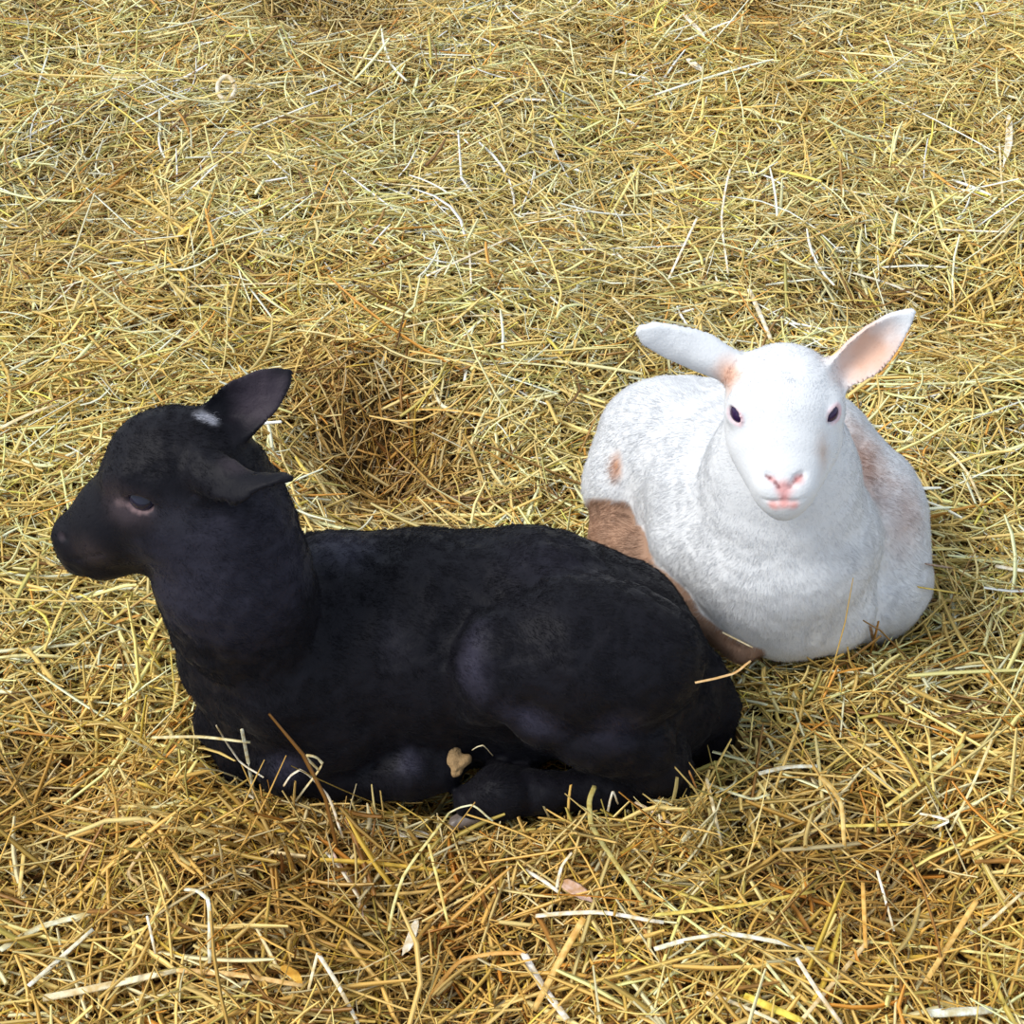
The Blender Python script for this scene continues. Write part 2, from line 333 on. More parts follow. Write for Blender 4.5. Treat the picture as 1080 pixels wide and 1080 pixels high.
def hoof(c, fwd, up, size, mat, parent, label, h=.0007):
    fwd = unit(fwd); up = unit(np.asarray(up)-np.dot(up, fwd)*fwd); s = np.cross(fwd, up); v = Volume(c-size*1.6, c+size*1.6, h)
    for sg in (-1, 1):
        v.limb([c+s*sg*size*.30-fwd*size*.55, c+s*sg*size*.34+fwd*size*.5-up*size*.15], [size*.42, size*.30], k=.0015)
    v.limb([c-fwd*size*.9, c-fwd*size*.3], [size*.55, size*.5], k=.003)
    a, b = v.surface(); o = mesh_obj('hoof', a-parent_loc(parent), b, mat, parent); o['label'] = label
h1 = at(482, 802, -.372); hv = Volume(h1-.03, h1+.03, .0007); hv.limb([h1-UP*.009-RT*.001, h1+UP*.008-RT*.003], [.0055, .0060], k=.002); hv.limb([h1-RT*.008, h1+RT*.008+UP*.001], [.0050, .0050], k=.005); hv.rough(.0016, 170); a_, b_ = hv.surface()
hf = mesh_obj('hoof', a_-BL, b_, M_HOOF_TAN, black); hf['label'] = 'pale tan sole of the tucked front hoof'
h2 = at(490, 862, -.400); hoof(h2, RT*-1-UP*.25, UP, .0185, M_HOOF_GREY, black, 'grey hind hoof resting on the straw')

# ------------------------------------------------------------------ WHITE LAMB
wv = Volume((.02, -.34, -.05), (.45, .13, .40), .0019)
chain(wv, [(818, 576, -.160, 100), (785, 535, -.095, 100), (730, 485, .0, 87)], k=.02, kj=.03)
chain(wv, [(850, 560, -.110, 88), (850, 480, -.040, 66), (800, 450, .0, 60)], k=.03)                   # back
chain(wv, [(903, 556, -.095, 76), (918, 610, -.125, 64)], k=.010)                                      # right flank and elbow
chain(wv, [(872, 470, -.075, 44), (905, 520, -.085, 58)], k=.02)
chain(wv, [(728, 570, -.150, 40), (740, 530, -.120, 56)], k=.02)                                       # left shoulder
chain(wv, [(806, 626, -.186, 52), (830, 640, -.192, 50), (872, 640, -.188, 50)], k=.03)                # breast
chain(wv, [(905, 640, -.15, 44), (925, 655, -.148, 20)], k=.02)
wv.ball(*S(664, 512, -.030, 50), k=.010); wv.ball(*S(690, 462, -.005, 58), k=.03)                      # haunch
LEGW = [(652, 548, -.062, 30), (654, 570, -.082, 31), (676, 590, -.125, 26), (704, 612, -.165, 21), (745, 652, -.200, 18), (782, 682, -.226, 18)]
chain(wv, LEGW, k=.004, kj=.012)
chain(wv, [(823, 560, -.175, 84), (824, 500, -.175, 72), (826, 450, -.190, 58)], k=.045, kj=.03)                # neck
wv.ball(*S(826, 421, -.210, 59), k=.010)                                                               # cranium
chain(wv, [(827, 440, -.222, 53), (827, 482, -.245, 44), (827, 515, -.268, 31)], k=.02)
wv.ball(*S(800, 462, -.228, 30), k=.015); wv.ball(*S(855, 462, -.228, 30), k=.015)
wv.ball(*S(812, 510, -.276, 13), k=.01); wv.ball(*S(843, 510, -.276, 13), k=.01); wv.ball(*S(827, 532, -.272, 15), k=.010)
for x in (779, 875): chain(wv, [(x, 425, -.232, 10), (x+(-3 if x < 800 else 3), 436, -.232, 9)], k=.012)   # brow ridges
ear_l = wv.ear(at(782, 397, -.200), at(673, 344, -.185), (-.10, -.80, .10), .033, th=.0025, cup=-.009, bend=.06, prof=[.62, .66, .84, 1.0, .97, .84, .60, .16])
ear_r = wv.ear(at(876, 396, -.200), at(965, 329, -.185), (.05, -.85, .35), .036, th=.0025, cup=.012, bend=-.04)
wv.rough(.0009, 55, keep=lambda P: np.clip((.0+np.linalg.norm(P-at(827, 470, -.25), axis=-1)-.085)/.03, 0, 1))
wv.rough(.0005, 130, keep=lambda P: np.clip((np.linalg.norm(P-at(827, 470, -.25), axis=-1)-.085)/.03, 0, 1))
eyesW = []
for x, sgn in ((775, -1), (879, 1)):
    p = hit(wv, x, 438); n = wv.grad(p[None])[0]; a = unit(-UP*.8-RT*sgn*.38+n*0)
    eyesW.append(eye_on(wv, p, unit(n+.15*RT*sgn), a, .0082, .0062, .0105)+(sgn,))
for pts in (((808, 501), (815, 505), (822, 515)), ((846, 501), (840, 505), (832, 515))):
    wv.limb([hit(wv, x, y) for x, y in pts], [.0030, .0030, .0018], k=.0025, cut=True)
wv.limb([hit(wv, 827.5, y) for y in (512, 518, 526)], [.0007, .0008, .0009], k=.002, cut=True)
mo = [hit(wv, x, y) for x, y in ((806, 527), (816, 529), (827, 528), (838, 529), (849, 526))]
wv.limb(mo, [.0008, .0013, .0014, .0013, .0008], k=.002, cut=True)
V, Q = wv.surface()
C = np.tile(np.array([.69, .70, .725]), (len(V), 1)); TAN = (.30, .165, .095); PINK = (.62, .27, .26)
q = [S(*l) for l in LEGW]; dl = np.full(len(V), 9.0)
for (a_, r0), (b_, r1) in zip(q[:-1], q[1:]):
    ab = b_-a_; t = np.clip(((V-a_)@ab)/(ab@ab), 0, 1); dl = np.minimum(dl, np.linalg.norm(V-a_-t[:, None]*ab, axis=1)-(r0+(r1-r0)*t))
w = np.clip((.0095-dl+.003*noise3(V, 90))/.004, 0, 1)[:, None]*.93; C = C*(1-w)+np.array(TAN)*(1+.25*noise3(V, 60))[:, None]*w
paint(C, V, hit(wv, 650, 492), .0105, (.50, .25, .14), .9, hard=.1, stretch=(UP, 2.2))
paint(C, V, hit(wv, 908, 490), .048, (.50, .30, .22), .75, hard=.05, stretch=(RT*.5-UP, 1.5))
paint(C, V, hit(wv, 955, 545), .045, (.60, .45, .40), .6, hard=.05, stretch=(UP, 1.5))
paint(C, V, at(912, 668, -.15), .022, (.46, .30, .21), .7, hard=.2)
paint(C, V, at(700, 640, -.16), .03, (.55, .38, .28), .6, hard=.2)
paint(C, V, hit(wv, 827, 515), .0115, PINK, .75, hard=.25)
for p, r in ((hit(wv, 814, 506), .007), (hit(wv, 842, 506), .007), (hit(wv, 827, 524), .008)): paint(C, V, p, r, PINK, .8, hard=.2)
for p in mo[1:4]: paint(C, V, p-np.array([0, 0, .004]), .0075, (.76, .36, .33), .8, hard=.2)
paint(C, V, hit(wv, 868, 478), .014, (.50, .38, .31), .7, hard=.0, stretch=(RT*-.35+UP, 2.6))  # warm shade on the right cheek, put into the coat colour
for q in ((809, 502), (812, 504), (815, 506), (818, 509), (821, 513), (845, 502), (842, 504), (839, 506), (836, 509), (833, 513)): paint(C, V, hit(wv, *q)+FW*.001, .0034, (.16, .04, .045), .9, hard=.2)
for Eq, sg in ((ear_l, -1), (ear_r, 1)): paint(C, V, Eq['B']+Eq['u']*Eq['L']*(.12 if sg < 0 else .42)+Eq['w']*.008, .022 if sg < 0 else .046, (.66, .40, .29), .85, hard=.2)
for bb, ring, ax, sg in eyesW:
    for p in ring: paint(C, V, p, .0035, (.66, .42, .46), .8, hard=.2)
WL = np.array(at(800, 590, -.12)); WL[2] = 0
white = empty('white_lamb', WL.tolist(), 'white lamb with pink nose and tan legs lying on the straw facing forward', 'lamb')
mesh_obj('body', V-WL, Q, M_WHITE, white, cols=C)
hc = at(827, 480, -.24); muz = hit(wv, 827, 520)
def lenW(P):
    d = np.linalg.norm(P-muz, axis=1); L = np.interp(d, [.016, .03, .07, .11, .15, .2], [.0006, .0022, .0034, .0045, .0062, .0070])
    for x, y, Y in ((650, 568, -.07), (700, 625, -.135), (745, 660, -.18)): L = np.where(np.linalg.norm(P-at(x, y, Y), axis=1) < .038, .004, L)
    for E in (ear_l, ear_r):
        u = (P-E['B'])@E['u']/E['L']; r = np.linalg.norm(P-(E['B']+np.clip(u, 0, 1)[:, None]*E['u']*E['L']), axis=1); L = np.where((u > .15) & (u < 1.1) & (r < .03), .0025, L)
    for bb, ring, ax, sg in eyesW: L = np.where(np.linalg.norm(P-bb, axis=1) < .0138, 0, L)
    return L
def flowW(P, Nn):
    h = np.clip(1-np.linalg.norm(P-hc, axis=1)/.085, 0, 1)[:, None] > .12
    away = P-muz; body = np.stack([.6*(P[:, 0]-.22)/.12, .35+0*P[:, 0], -1+0*P[:, 0]], -1); D = np.where(h, away/(np.linalg.norm(away, axis=1, keepdims=True)+1e-6), body)
    return D+np.stack([noise3(P+k, 14) for k in (1, 4, 9)], -1)*.25
fleece('fleece', wv, V, Q, C, 330000, lenW, flowW, M_WHITE_HAIR, white, lift=.24, rad=.00013, clump=.14, jit=.13, lvar=.15, droop=.0, seed=5, loc=WL)
for bb, ring, ax, sg in eyesW:
    ball_obj('eye', bb, .0098, M_EYE_VIOLET, white)['label'] = 'dark violet eye'
    lid('eyelid', ring, .0009, M_WHITE, white, (.60, .36, .40))['label'] = 'pink eyelid rim'

# ------------------------------------------------------------------ the bedding's height
def g0(px, py, s, a):      # a dip or a mound of the bedding: place, spread, height
    p = on(px, py); return (p[0], p[1], s, a)
BUMPS = [g0(398, 470, .050, -.075), g0(410, 425, .04, -.03), g0(395, 385, .05, .02), g0(350, 430, .05, -.015), g0(480, 520, .05, -.02), g0(380, 5, .07, -.055), g0(300, 0, .05, -.03), g0(800, 2, .06, -.03),
         g0(60, 215, .12, -.03), g0(50, 60, .10, -.03), g0(640, 190, .10, -.025), g0(1000, 320, .07, -.030), g0(900, 300, .05, -.02), g0(420, 350, .07, .012), g0(1020, 430, .06, .012),
         g0(330, 935, .045, -.022), g0(450, 985, .05, -.02), g0(980, 930, .06, -.03), g0(150, 900, .07, .012), g0(60, 820, .05, -.015), g0(300, 872, .022, .016), g0(400, 868, .020, .014), g0(600, 892, .022, .014), g0(700, 868, .022, .018), g0(790, 712, .022, .012), g0(880, 706, .022, .012), g0(640, 935, .05, .006),
         g0(560, 905, .07, .008), g0(360, 885, .04, .014), g0(880, 780, .07, .012), g0(1040, 640, .06, .012), g0(560, 320, .12, .012), g0(200, 300, .12, .012), g0(700, 40, .12, .02), g0(430, 840, .04, -.005),
         g0(200, 800, .05, .016), g0(760, 1000, .08, .010), g0(1000, 1040, .06, .012), g0(250, 1040, .07, .014)]
def H(x, y):
    x = np.asarray(x, float); y = np.asarray(y, float); P = np.stack([x, y, np.zeros_like(x)], -1)
    z = .013*noise3(P+2.0, 5.5)+.007*noise3(P+8.0, 13)+.004*noise3(P+4.0, 31)-.012
    for bx, by, s, a in BUMPS: z = z+a*np.exp(-((x-bx)**2+(y-by)**2)/(2*s*s))
    for bx, by, rx, ry in ((-.07, -.30, .26, .10), (.24, -.09, .13, .13)):     # the lambs' nests
        z = z-.020*np.exp(-(((x-bx)/rx)**2+((y-by)/ry)**2)**1.5)
    return z
# ground: a solid packed layer under the loose straw
gx = np.linspace(-1.9, 1.9, 260); gy = np.linspace(-.95, 2.4, 240); X, Y = np.meshgrid(gx, gy, indexing='ij'); n1, n2 = X.shape
top = np.stack([X, Y, H(X, Y)-.014], -1).reshape(-1, 3); i = np.arange(n1*n2).reshape(n1, n2)
Fq = np.stack([i[:-1, :-1], i[1:, :-1], i[1:, 1:], i[:-1, 1:]], -1).reshape(-1, 4)
border = np.concatenate([i[:, 0], i[-1, 1:], i[-2::-1, -1], i[0, -2:0:-1]]); nb = len(border); low = top[border].copy(); low[:, 2] = -.16; base = len(top)
sk = np.array([(border[k], base+k, base+(k+1) % nb, border[(k+1) % nb]) for k in range(nb)])
gm = bpy.data.materials.new('packed_bedding'); gm.use_nodes = True; nt = gm.node_tree; Nn, Ln = nt.nodes, nt.links; pb = Nn['Principled BSDF']; pb.inputs['Roughness'].default_value = .95; pb.inputs['Specular IOR Level'].default_value = .05
tc = Nn.new('ShaderNodeTexCoord'); no = Nn.new('ShaderNodeTexNoise'); no.inputs['Scale'].default_value = 60; no.inputs['Detail'].default_value = 6; cr = Nn.new('ShaderNodeValToRGB')
cr.color_ramp.elements[0].position = .35; cr.color_ramp.elements[0].color = (.055, .030, .012, 1); cr.color_ramp.elements[1].position = .7; cr.color_ramp.elements[1].color = (.20, .13, .05, 1)
Ln.new(tc.outputs['Object'], no.inputs['Vector']); Ln.new(no.outputs['Fac'], cr.inputs[0]); Ln.new(cr.outputs[0], pb.inputs['Base Color'])
go = mesh_obj('floor', np.concatenate([top, low]), np.concatenate([Fq, sk]), gm); go['kind'] = 'structure'

# ------------------------------------------------------------------ straw
M_STRAW = material('dry_straw', attr='tint', rough=.38, spec=.38, transl=.16)
PAL = np.array([(.80, .61, .26), (.70, .51, .19), (.88, .72, .38), (.58, .46, .17), (.92, .81, .52), (.95, .92, .80), (.68, .36, .09), (.36, .21, .08), (.52, .48, .18), (.82, .68, .18), (.22, .12, .05)])
WT = np.array([.19, .13, .18, .12, .14, .08, .03, .05, .07, .03, .01]); WT = WT/WT.sum(); PAL = np.minimum(PAL*np.array([1.14, 1.10, .87]), .97)
def in_view(p, m=60):
    q = p-CAM; d = q@FW; u = 540+FPX*(q@RT)/d; v = 540-FPX*(q@UP)/d; return (u > -m) & (u < 1080+m) & (v > -m) & (v < 1080+m)
def stalk_geo(Pm, az, sl, L, W, bend, roll, flat, seg, g):
    """Many stalks at once: a three-sided straw or a thin blade along a bent centre line."""
    n = len(Pm); d = np.stack([np.cos(az)*np.cos(sl), np.sin(az)*np.cos(sl), np.sin(sl)], -1); s = np.stack([-np.sin(az), np.cos(az), 0*az], -1); u = np.cross(d, s)
    t = np.linspace(-.5, .5, seg); bd = s*np.cos(roll)[:, None]*bend[:, None]+u*np.abs(np.sin(roll))[:, None]*bend[:, None]*-.6
    C = Pm[:, None]+d[:, None]*(L[:, None]*t)[..., None]+bd[:, None]*(L[:, None]*(t*t-.08))[..., None]
    kink = g.random(n) < .22; kp = g.integers(1, seg-1, n); kd = g.normal(0, .22, (n, 3))*[1, 1, .5]
    for i in range(seg): C[:, i] += np.where((kink & (i > kp))[:, None], kd*(L/seg)[:, None]*(i-kp)[:, None], 0)
    return C, s, u
def tubes(C, s, u, W, flat, roll):
    n, seg = C.shape[:2]; V = np.zeros((n, seg, 3, 3)); tap = np.interp(np.linspace(0, 1, seg), [0, .15, .8, 1], [.8, 1, .95, .55])
    for k in range(3):
        a = roll*1.7+k*2*np.pi/3; off = s*np.cos(a)[:, None]*W[:, None]*.5+u*np.sin(a)[:, None]*(W*flat)[:, None]*.5
        V[:, :, k] = C+off[:, None]*tap[None, :, None]
    V = V.reshape(-1, 3); b = (np.arange(n)*seg*3)[:, None]; F = []
    for i in range(seg-1):
        for k in range(3):
            l = (k+1) % 3; F.append(b+np.array([i*3+k, i*3+l, (i+1)*3+l, (i+1)*3+k]))
    return V, np.stack(F, 1).reshape(-1, 4)
def blocked(C, m=.0012):
    b = np.zeros(len(C), bool)
    for i in range(C.shape[1]):
        for vol in (bv, wv): b |= vol.sample(C[:, i]) < m
    for i in range(C.shape[1]-1):
        for vol in (bv, wv): b |= vol.sample((C[:, i]+C[:, i+1])/2) < m
    return b
BROWN = [(400, 440, .055, 1.0), (350, 400, .05, .5), (440, 480, .05, .8), (380, 8, .07, .9), (300, 0, .05, .5), (800, 2, .06, .6), (110, 165, .06, .35), (60, 240, .08, .35), (340, 935, .06, .6), (450, 985, .07, .5), (150, 900, .09, .3), (960, 925, .06, .6), (820, 900, .05, .3), (30, 820, .05, .5), (540, 930, .06, .4), (620, 60, .06, .3), (1000, 320, .07, .4), (400, 520, .05, .6)]     # brown straw patches, the shade of the hollows painted into their colour
def zone_tint(P, col, g):
    q = np.concatenate([P[:, :2], np.zeros((len(P), 1))], 1); a = noise3(q+3, 3.3)[:, None]; b = noise3(q+9, 7)[:, None]
    col = col*(1+.10*b); gold = np.array([1.05, .97, .80]); pale = np.array([1.0, 1.02, 1.12]); col = col*np.where(a > 0, 1+(pale-1)*a, 1+(gold-1)*-a)
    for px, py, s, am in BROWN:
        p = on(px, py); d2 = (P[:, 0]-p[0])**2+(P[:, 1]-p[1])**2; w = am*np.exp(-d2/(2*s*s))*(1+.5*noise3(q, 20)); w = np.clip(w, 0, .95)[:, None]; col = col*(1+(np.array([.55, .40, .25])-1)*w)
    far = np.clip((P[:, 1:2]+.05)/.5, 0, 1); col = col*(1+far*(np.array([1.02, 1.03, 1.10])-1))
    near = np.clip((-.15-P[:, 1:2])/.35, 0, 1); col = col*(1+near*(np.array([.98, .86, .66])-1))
    return col
def scatter(N, zlo, zhi, Lm, Wm, tilt, g, seg=4, ymax=1.95, pal=None, box=None):
    # even over the part of the bed the picture can see and a margin around it
    y = g.uniform(0, 1, N*3); y = -.72+(ymax+.72)*y; x = g.uniform(-1.45, 1.45, N*3)
    ok = np.abs(x) < .64+.42*(y+.72); x, y = x[ok][:N], y[ok][:N]; N = len(x)
    if box: x = g.uniform(box[0], box[1], N); y = g.uniform(box[2], box[3], N)
    L = np.clip(Lm*np.exp(g.normal(0, .5, N)), .012, .20); W = np.clip(Wm*np.exp(g.normal(0, .42, N)), .0007, .0055)
    az = g.vonmises(0, .5, N)*.5+.25*noise3(np.stack([x, y, 0*x], -1), 6)*np.pi; az = np.where(g.random(N) < .45, g.uniform(0, np.pi, N), az)
    sl = g.normal(0, tilt, N); z = H(x, y)+g.uniform(zlo, zhi, N)+np.abs(np.sin(sl))*L*.30
    # follow the slope of the bed
    e = .02; hx = (H(x+e*np.cos(az), y+e*np.sin(az))-H(x-e*np.cos(az), y-e*np.sin(az)))/(2*e); sl = sl+np.arctan(hx)
    C, s, u = stalk_geo(np.stack([x, y, z], -1), az, sl, L, W, g.normal(0, .34, N), g.uniform(0, 6.28, N), None, seg, g)
    keep = ~blocked(C); C, s, u, W, L = C[keep], s[keep], u[keep], W[keep], L[keep]; n = len(C)
    flat = np.where(g.random(n) < .3, .18, .75); V, F = tubes(C, s, u, W, flat, g.uniform(0, 6.28, n))
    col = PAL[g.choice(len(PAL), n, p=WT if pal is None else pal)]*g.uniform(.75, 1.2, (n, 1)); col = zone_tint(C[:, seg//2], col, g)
    return V, F, np.repeat(np.clip(col, 0, .95), seg*3, axis=0)
DENS = 1.2
sets = []
g = np.random.default_rng(21)
sets.append(scatter(int(30000*DENS), -.018, -.004, .045, .0026, .20, g, seg=3))
sets.append(scatter(int(46000*DENS), -.012, .006, .046, .0028, .20, g, seg=4))
sets.append(scatter(int(38000*DENS), -.004, .014, .050, .0026, .26, g, seg=5))
sets.append(scatter(int(6500*DENS), .004, .018, .080, .0034, .17, g, seg=6))
sets.append(scatter(int(20000*DENS), .0, .016, .022, .0021, .50, g, seg=3))
sets.append(scatter(900, .0, .022, .042, .0026, .50, g, seg=5, box=(-.30, .18, -.46, -.40)))
sets.append(scatter(450, .0, .020, .040, .0026, .50, g, seg=5, box=(.20, .40, -.27, -.19)))
sets.append(scatter(350, .0, .022, .040, .0026, .50, g, seg=5, box=(-.36, -.22, -.42, -.24)))
VV, FF, CC, o_ = [], [], [], 0
for v, f, c in sets: VV.append(v); FF.append(f+o_); CC.append(c); o_ += len(v)
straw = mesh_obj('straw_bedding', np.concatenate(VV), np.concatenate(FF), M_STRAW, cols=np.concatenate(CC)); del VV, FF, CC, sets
straw['kind'] = 'stuff'; straw['label'] = 'deep bed of loose golden straw covering the whole ground'; straw['category'] = 'straw'

# ------------------------------------------------------------------ single stalks, leaves and husks that stand out, each a thing of its own
def lay(px, py, off=.019):
    """Where the photograph's pixel meets the top of the straw, or a lamb lying before it."""
    r = ray(px, py); z = 0.0
    for _ in range(12): p = CAM+r*((z-CAM[2])/r[2]); z = .5*z+.5*float(H(p[0], p[1])+off)
    t = np.linspace(.7, 1.0, 500)[:, None]; L = CAM+(p-CAM)*t; d = np.minimum(bv.sample(L), wv.sample(L)); k = np.argmax(d < .006)
    return L[k] if d[k] < .006 else p
PALE = (.90, .80, .54); WHITE = (.92, .87, .74); GOLD = (.85, .66, .25); YEL = (.88, .72, .18); ORG = (.74, .42, .12); TANC = (.74, .54, .27); GRN = (.66, .66, .32); BRN = (.30, .17, .08); PNK = (.72, .52, .42)
straw_mats = {}
def fibre(col):
    m = material('straw_fibre', color=col, rough=.5, spec=.3, transl=.12, bump=(420, .5, .001)); nt = m.node_tree; N = nt.nodes; L = nt.links
    t = N.new('ShaderNodeTexCoord'); n = N.new('ShaderNodeTexNoise'); n.inputs['Scale'].default_value = 130; n.inputs['Detail'].default_value = 5; r = N.new('ShaderNodeValToRGB')
    c = np.array(col); r.color_ramp.elements[0].position = .36; r.color_ramp.elements[1].position = .62
    r.color_ramp.elements[0].color = (*(c*[.72, .58, .36]), 1); r.color_ramp.elements[1].color = (*np.minimum(c*1.0, 1), 1)
    L.new(t.outputs['Object'], n.inputs['Vector']); L.new(n.outputs['Fac'], r.inputs[0]); L.new(r.outputs[0], N['Principled BSDF'].inputs['Base Color'])
    for q in N:
        if q.type == 'BSDF_TRANSLUCENT': L.new(r.outputs[0], q.inputs['Color'])
    return m
def straw_mat(col):
    if col not in straw_mats: straw_mats[col] = fibre(col)
    return straw_mats[col]
def stalk(name, cat, pts, wid, col, label, off=.020, lift=None, flat=.38, near=None):
    P = [lay(x, y, off+(lift[i] if lift else 0)) for i, (x, y) in enumerate(pts)]; P = np.array(P); out = []
    if near is not None:              # a stalk resting on a lamb keeps to the lamb
        dist = float((P[near]-CAM)@FW); P = np.array([CAM+ray(x, y)*dist for x, y in pts])
    n = len(P)
    for i in range(n-1):                      # bends softly at every point given
        a, b_, c_, d_ = P[max(i-1, 0)], P[i], P[i+1], P[min(i+2, n-1)]
        for t in np.linspace(0, 1, 7)[:-1]: out.append(.5*((2*b_)+(-a+c_)*t*.8+(2*a-5*b_+4*c_-d_)*t*t*.8+(-a+3*b_-3*c_+d_)*t**3*.8)+(.2*.5)*((-2*b_)+2*b_)+.0 if n > 2 else b_+(c_-b_)*t)
    out.append(P[-1]); out = np.array(out); m = len(out); T = np.gradient(out, axis=0); T /= np.linalg.norm(T, axis=1, keepdims=True)+1e-9
    s = np.cross(T, [0, 0, 1.0]); s /= np.linalg.norm(s, axis=1, keepdims=True)+1e-9; u = np.cross(s, T); w = wid/2000*.88; K = 8; V = []
    q = np.linspace(0, 1, m); leaf = name != 'straw_stalk'
    tp = np.interp(q, [0, .2, .5, .8, 1], [.25, .85, 1, .8, .08]) if leaf else np.interp(q, [0, .04, .5, .96, 1], [.88, 1, 1, .9, .8])
    for i in range(m):
        for k in range(K): a = 2*np.pi*k/K; V.append(out[i]+s[i]*math.cos(a)*w*tp[i]+u[i]*(math.sin(a)*w*(.16 if leaf else flat)*tp[i]+(abs(math.cos(a))*w*.35*tp[i] if leaf else 0)))
    V += [out[0], out[-1]]; F = []
    for i in range(m-1):
        for k in range(K): l = (k+1) % K; F.append((i*K+k, i*K+l, (i+1)*K+l, (i+1)*K+k))
    for k in range(0, K, 2): F.append((m*K, (k+2) % K, k+1, k)); F.append((m*K+1, (m-1)*K+k, (m-1)*K+k+1, (m-1)*K+(k+2) % K))
    c = out[m//2]; o = mesh_obj(name, np.array(V)-c, np.array(F), straw_mat(col)); o.location = c.tolist(); o['label'] = label; o['category'] = cat
    o['group'] = 'loose stalks lying on top of the straw bedding'; return o
st = lambda *a, **k: stalk('straw_stalk', 'straw stalk', *a, **k)
lf = lambda *a, **k: stalk('dried_leaf', 'dried leaf', *a, **k)
# beyond the lambs
st([(370, 59), (420, 67)], 3.6, WHITE, 'short white stalk lying flat right of the curled husk, far back on the straw')
st([(448, 140), (502, 140)], 4.6, PALE, 'short thick pale stalk lying level above the long pale stalk, back centre')
st([(245, 162), (270, 144), (318, 146)], 3.6, GOLD, 'golden stalk bent in an arc just below the curled husk')
lf([(184, 253), (198, 240), (212, 224)], 8, YEL, 'broad yellow dried leaf slanting up to the right, back left of the straw')
st([(170, 264), (187, 284), (200, 302)], 4.2, (.85, .58, .12), 'orange yellow stalk slanting down right below the broad yellow leaf')
st([(375, 190), (450, 197), (540, 200)], 3.2, PALE, 'long straight pale stalk lying level in the back centre')
st([(450, 291), (495, 270), (540, 250)], 4.6, WHITE, 'whitish broken stalk rising to the right in the middle of the bed')
st([(195, 303), (280, 299), (360, 300)], 3.6, PALE, 'long level whitish stalk above and left of the black ear')
st([(42, 52), (127, 45)], 3.8, PALE, 'pale stalk lying level in the far left corner')
st([(50, 327), (80, 297)], 3.0, WHITE, 'short thin white stalk slanting up right, above the black lamb and to its left')
st([(428, 345), (480, 334), (540, 332)], 3.6, PALE, 'pale slightly bent stalk above the hollow behind the black lamb')
st([(495, 264), (497, 300)], 3.0, WHITE, 'short white stalk pointing at the viewer beside the whitish broken stalk')
st([(45, 265), (90, 268), (135, 277)], 3.2, TANC, 'tan stalk lying level near the left edge of the bed')
st([(550, 25), (570, 2)], 3.4, PALE, 'short pale stalk slanting at the very back centre')
lf([(720, 15), (735, 30), (746, 43)], 9, (.86, .82, .72), 'pale grey dried leaf far back, right of centre')
lf([(725, 62), (733, 70), (741, 76)], 15, WHITE, 'crumpled white leaf scrap far back, right of centre')
lf([(1064, 121), (1064, 150), (1058, 176)], 12, WHITE, 'broad white dried leaf by the right edge, far back')
st([(550, 226), (590, 226), (628, 262)], 3.8, WHITE, 'white stalk kinked downwards at its middle, in the centre back')
st([(677, 170), (655, 208), (632, 246)], 4.4, (.80, .74, .30), 'yellow green stalk slanting down left, well behind the white lamb', lift=(.02, .01, 0))
st([(735, 230), (720, 262), (705, 294)], 3.8, WHITE, 'white stalk slanting down left above the white lamb\'s left ear', lift=(.02, .01, 0))
st([(770, 178), (761, 228), (768, 290)], 3.4, WHITE, 'white stalk bent in a shallow angle behind the white lamb', lift=(.02, .01, 0))
st([(845, 130), (856, 186)], 3.0, GOLD, 'thin golden upright stalk far behind the white lamb', lift=(.02, 0))
st([(775, 280), (850, 252), (928, 220)], 3.8, (.82, .58, .24), 'long orange tan stalk slanting up right behind the white head')
st([(930, 215), (962, 232), (992, 252)], 4.2, PALE, 'pale stalk slanting down right from the tip of the long orange one')
st([(990, 242), (1070, 245)], 4.2, WHITE, 'whitish stalk lying level by the right edge, below the broad white leaf')
st([(790, 305), (802, 332), (813, 358)], 7.0, (.88, .84, .70), 'thick greyish white stalk pointing at the top of the white head')
st([(645, 312), (674, 342)], 4.2, PALE, 'pale stalk touching the tip of the white lamb\'s left ear')
st([(935, 256), (975, 266), (1010, 281)], 4.2, (.84, .60, .26), 'orange tan stalk behind the white lamb\'s right ear')
st([(900, 288), (940, 300), (976, 316)], 5.2, (.80, .78, .68), 'greyish stalk lying just beyond the tip of the white lamb\'s right ear')
st([(1054, 150), (1057, 200), (1062, 245)], 3.2, PALE, 'long thin pale upright stalk by the right edge, under the broad white leaf')
st([(1000, 10), (1010, 52)], 3.4, YEL, 'yellow stalk near the far right corner', lift=(.01, 0))
st([(582, 40), (607, 71)], 4.2, (.84, .78, .46), 'pale yellow stalk slanting down right at the back centre')
st([(925, 302), (955, 256)], 2.0, (.10, .07, .04), 'very thin dark stem crossing the straw beside the white lamb\'s right ear', lift=(.004, .02))
st([(0, 452), (30, 437), (62, 426)], 6.5, PALE, 'thick pale stalk at the left edge, level with the black lamb\'s ears')
st([(432, 370), (500, 386), (562, 426)], 3.4, GOLD, 'long curving golden stalk right of the dark hollow', lift=(.01, .015, 0))
st([(428, 432), (480, 433), (532, 444)], 4.2, (.80, .52, .16), 'orange stalk lying over the right rim of the dark hollow')
st([(1000, 475), (1020, 498), (1040, 540)], 4.0, PALE, 'pale stalk leaning right of the white lamb\'s back')
st([(1050, 597), (1080, 602)], 6.5, WHITE, 'white stalk cut off by the right edge, level with the white chest')
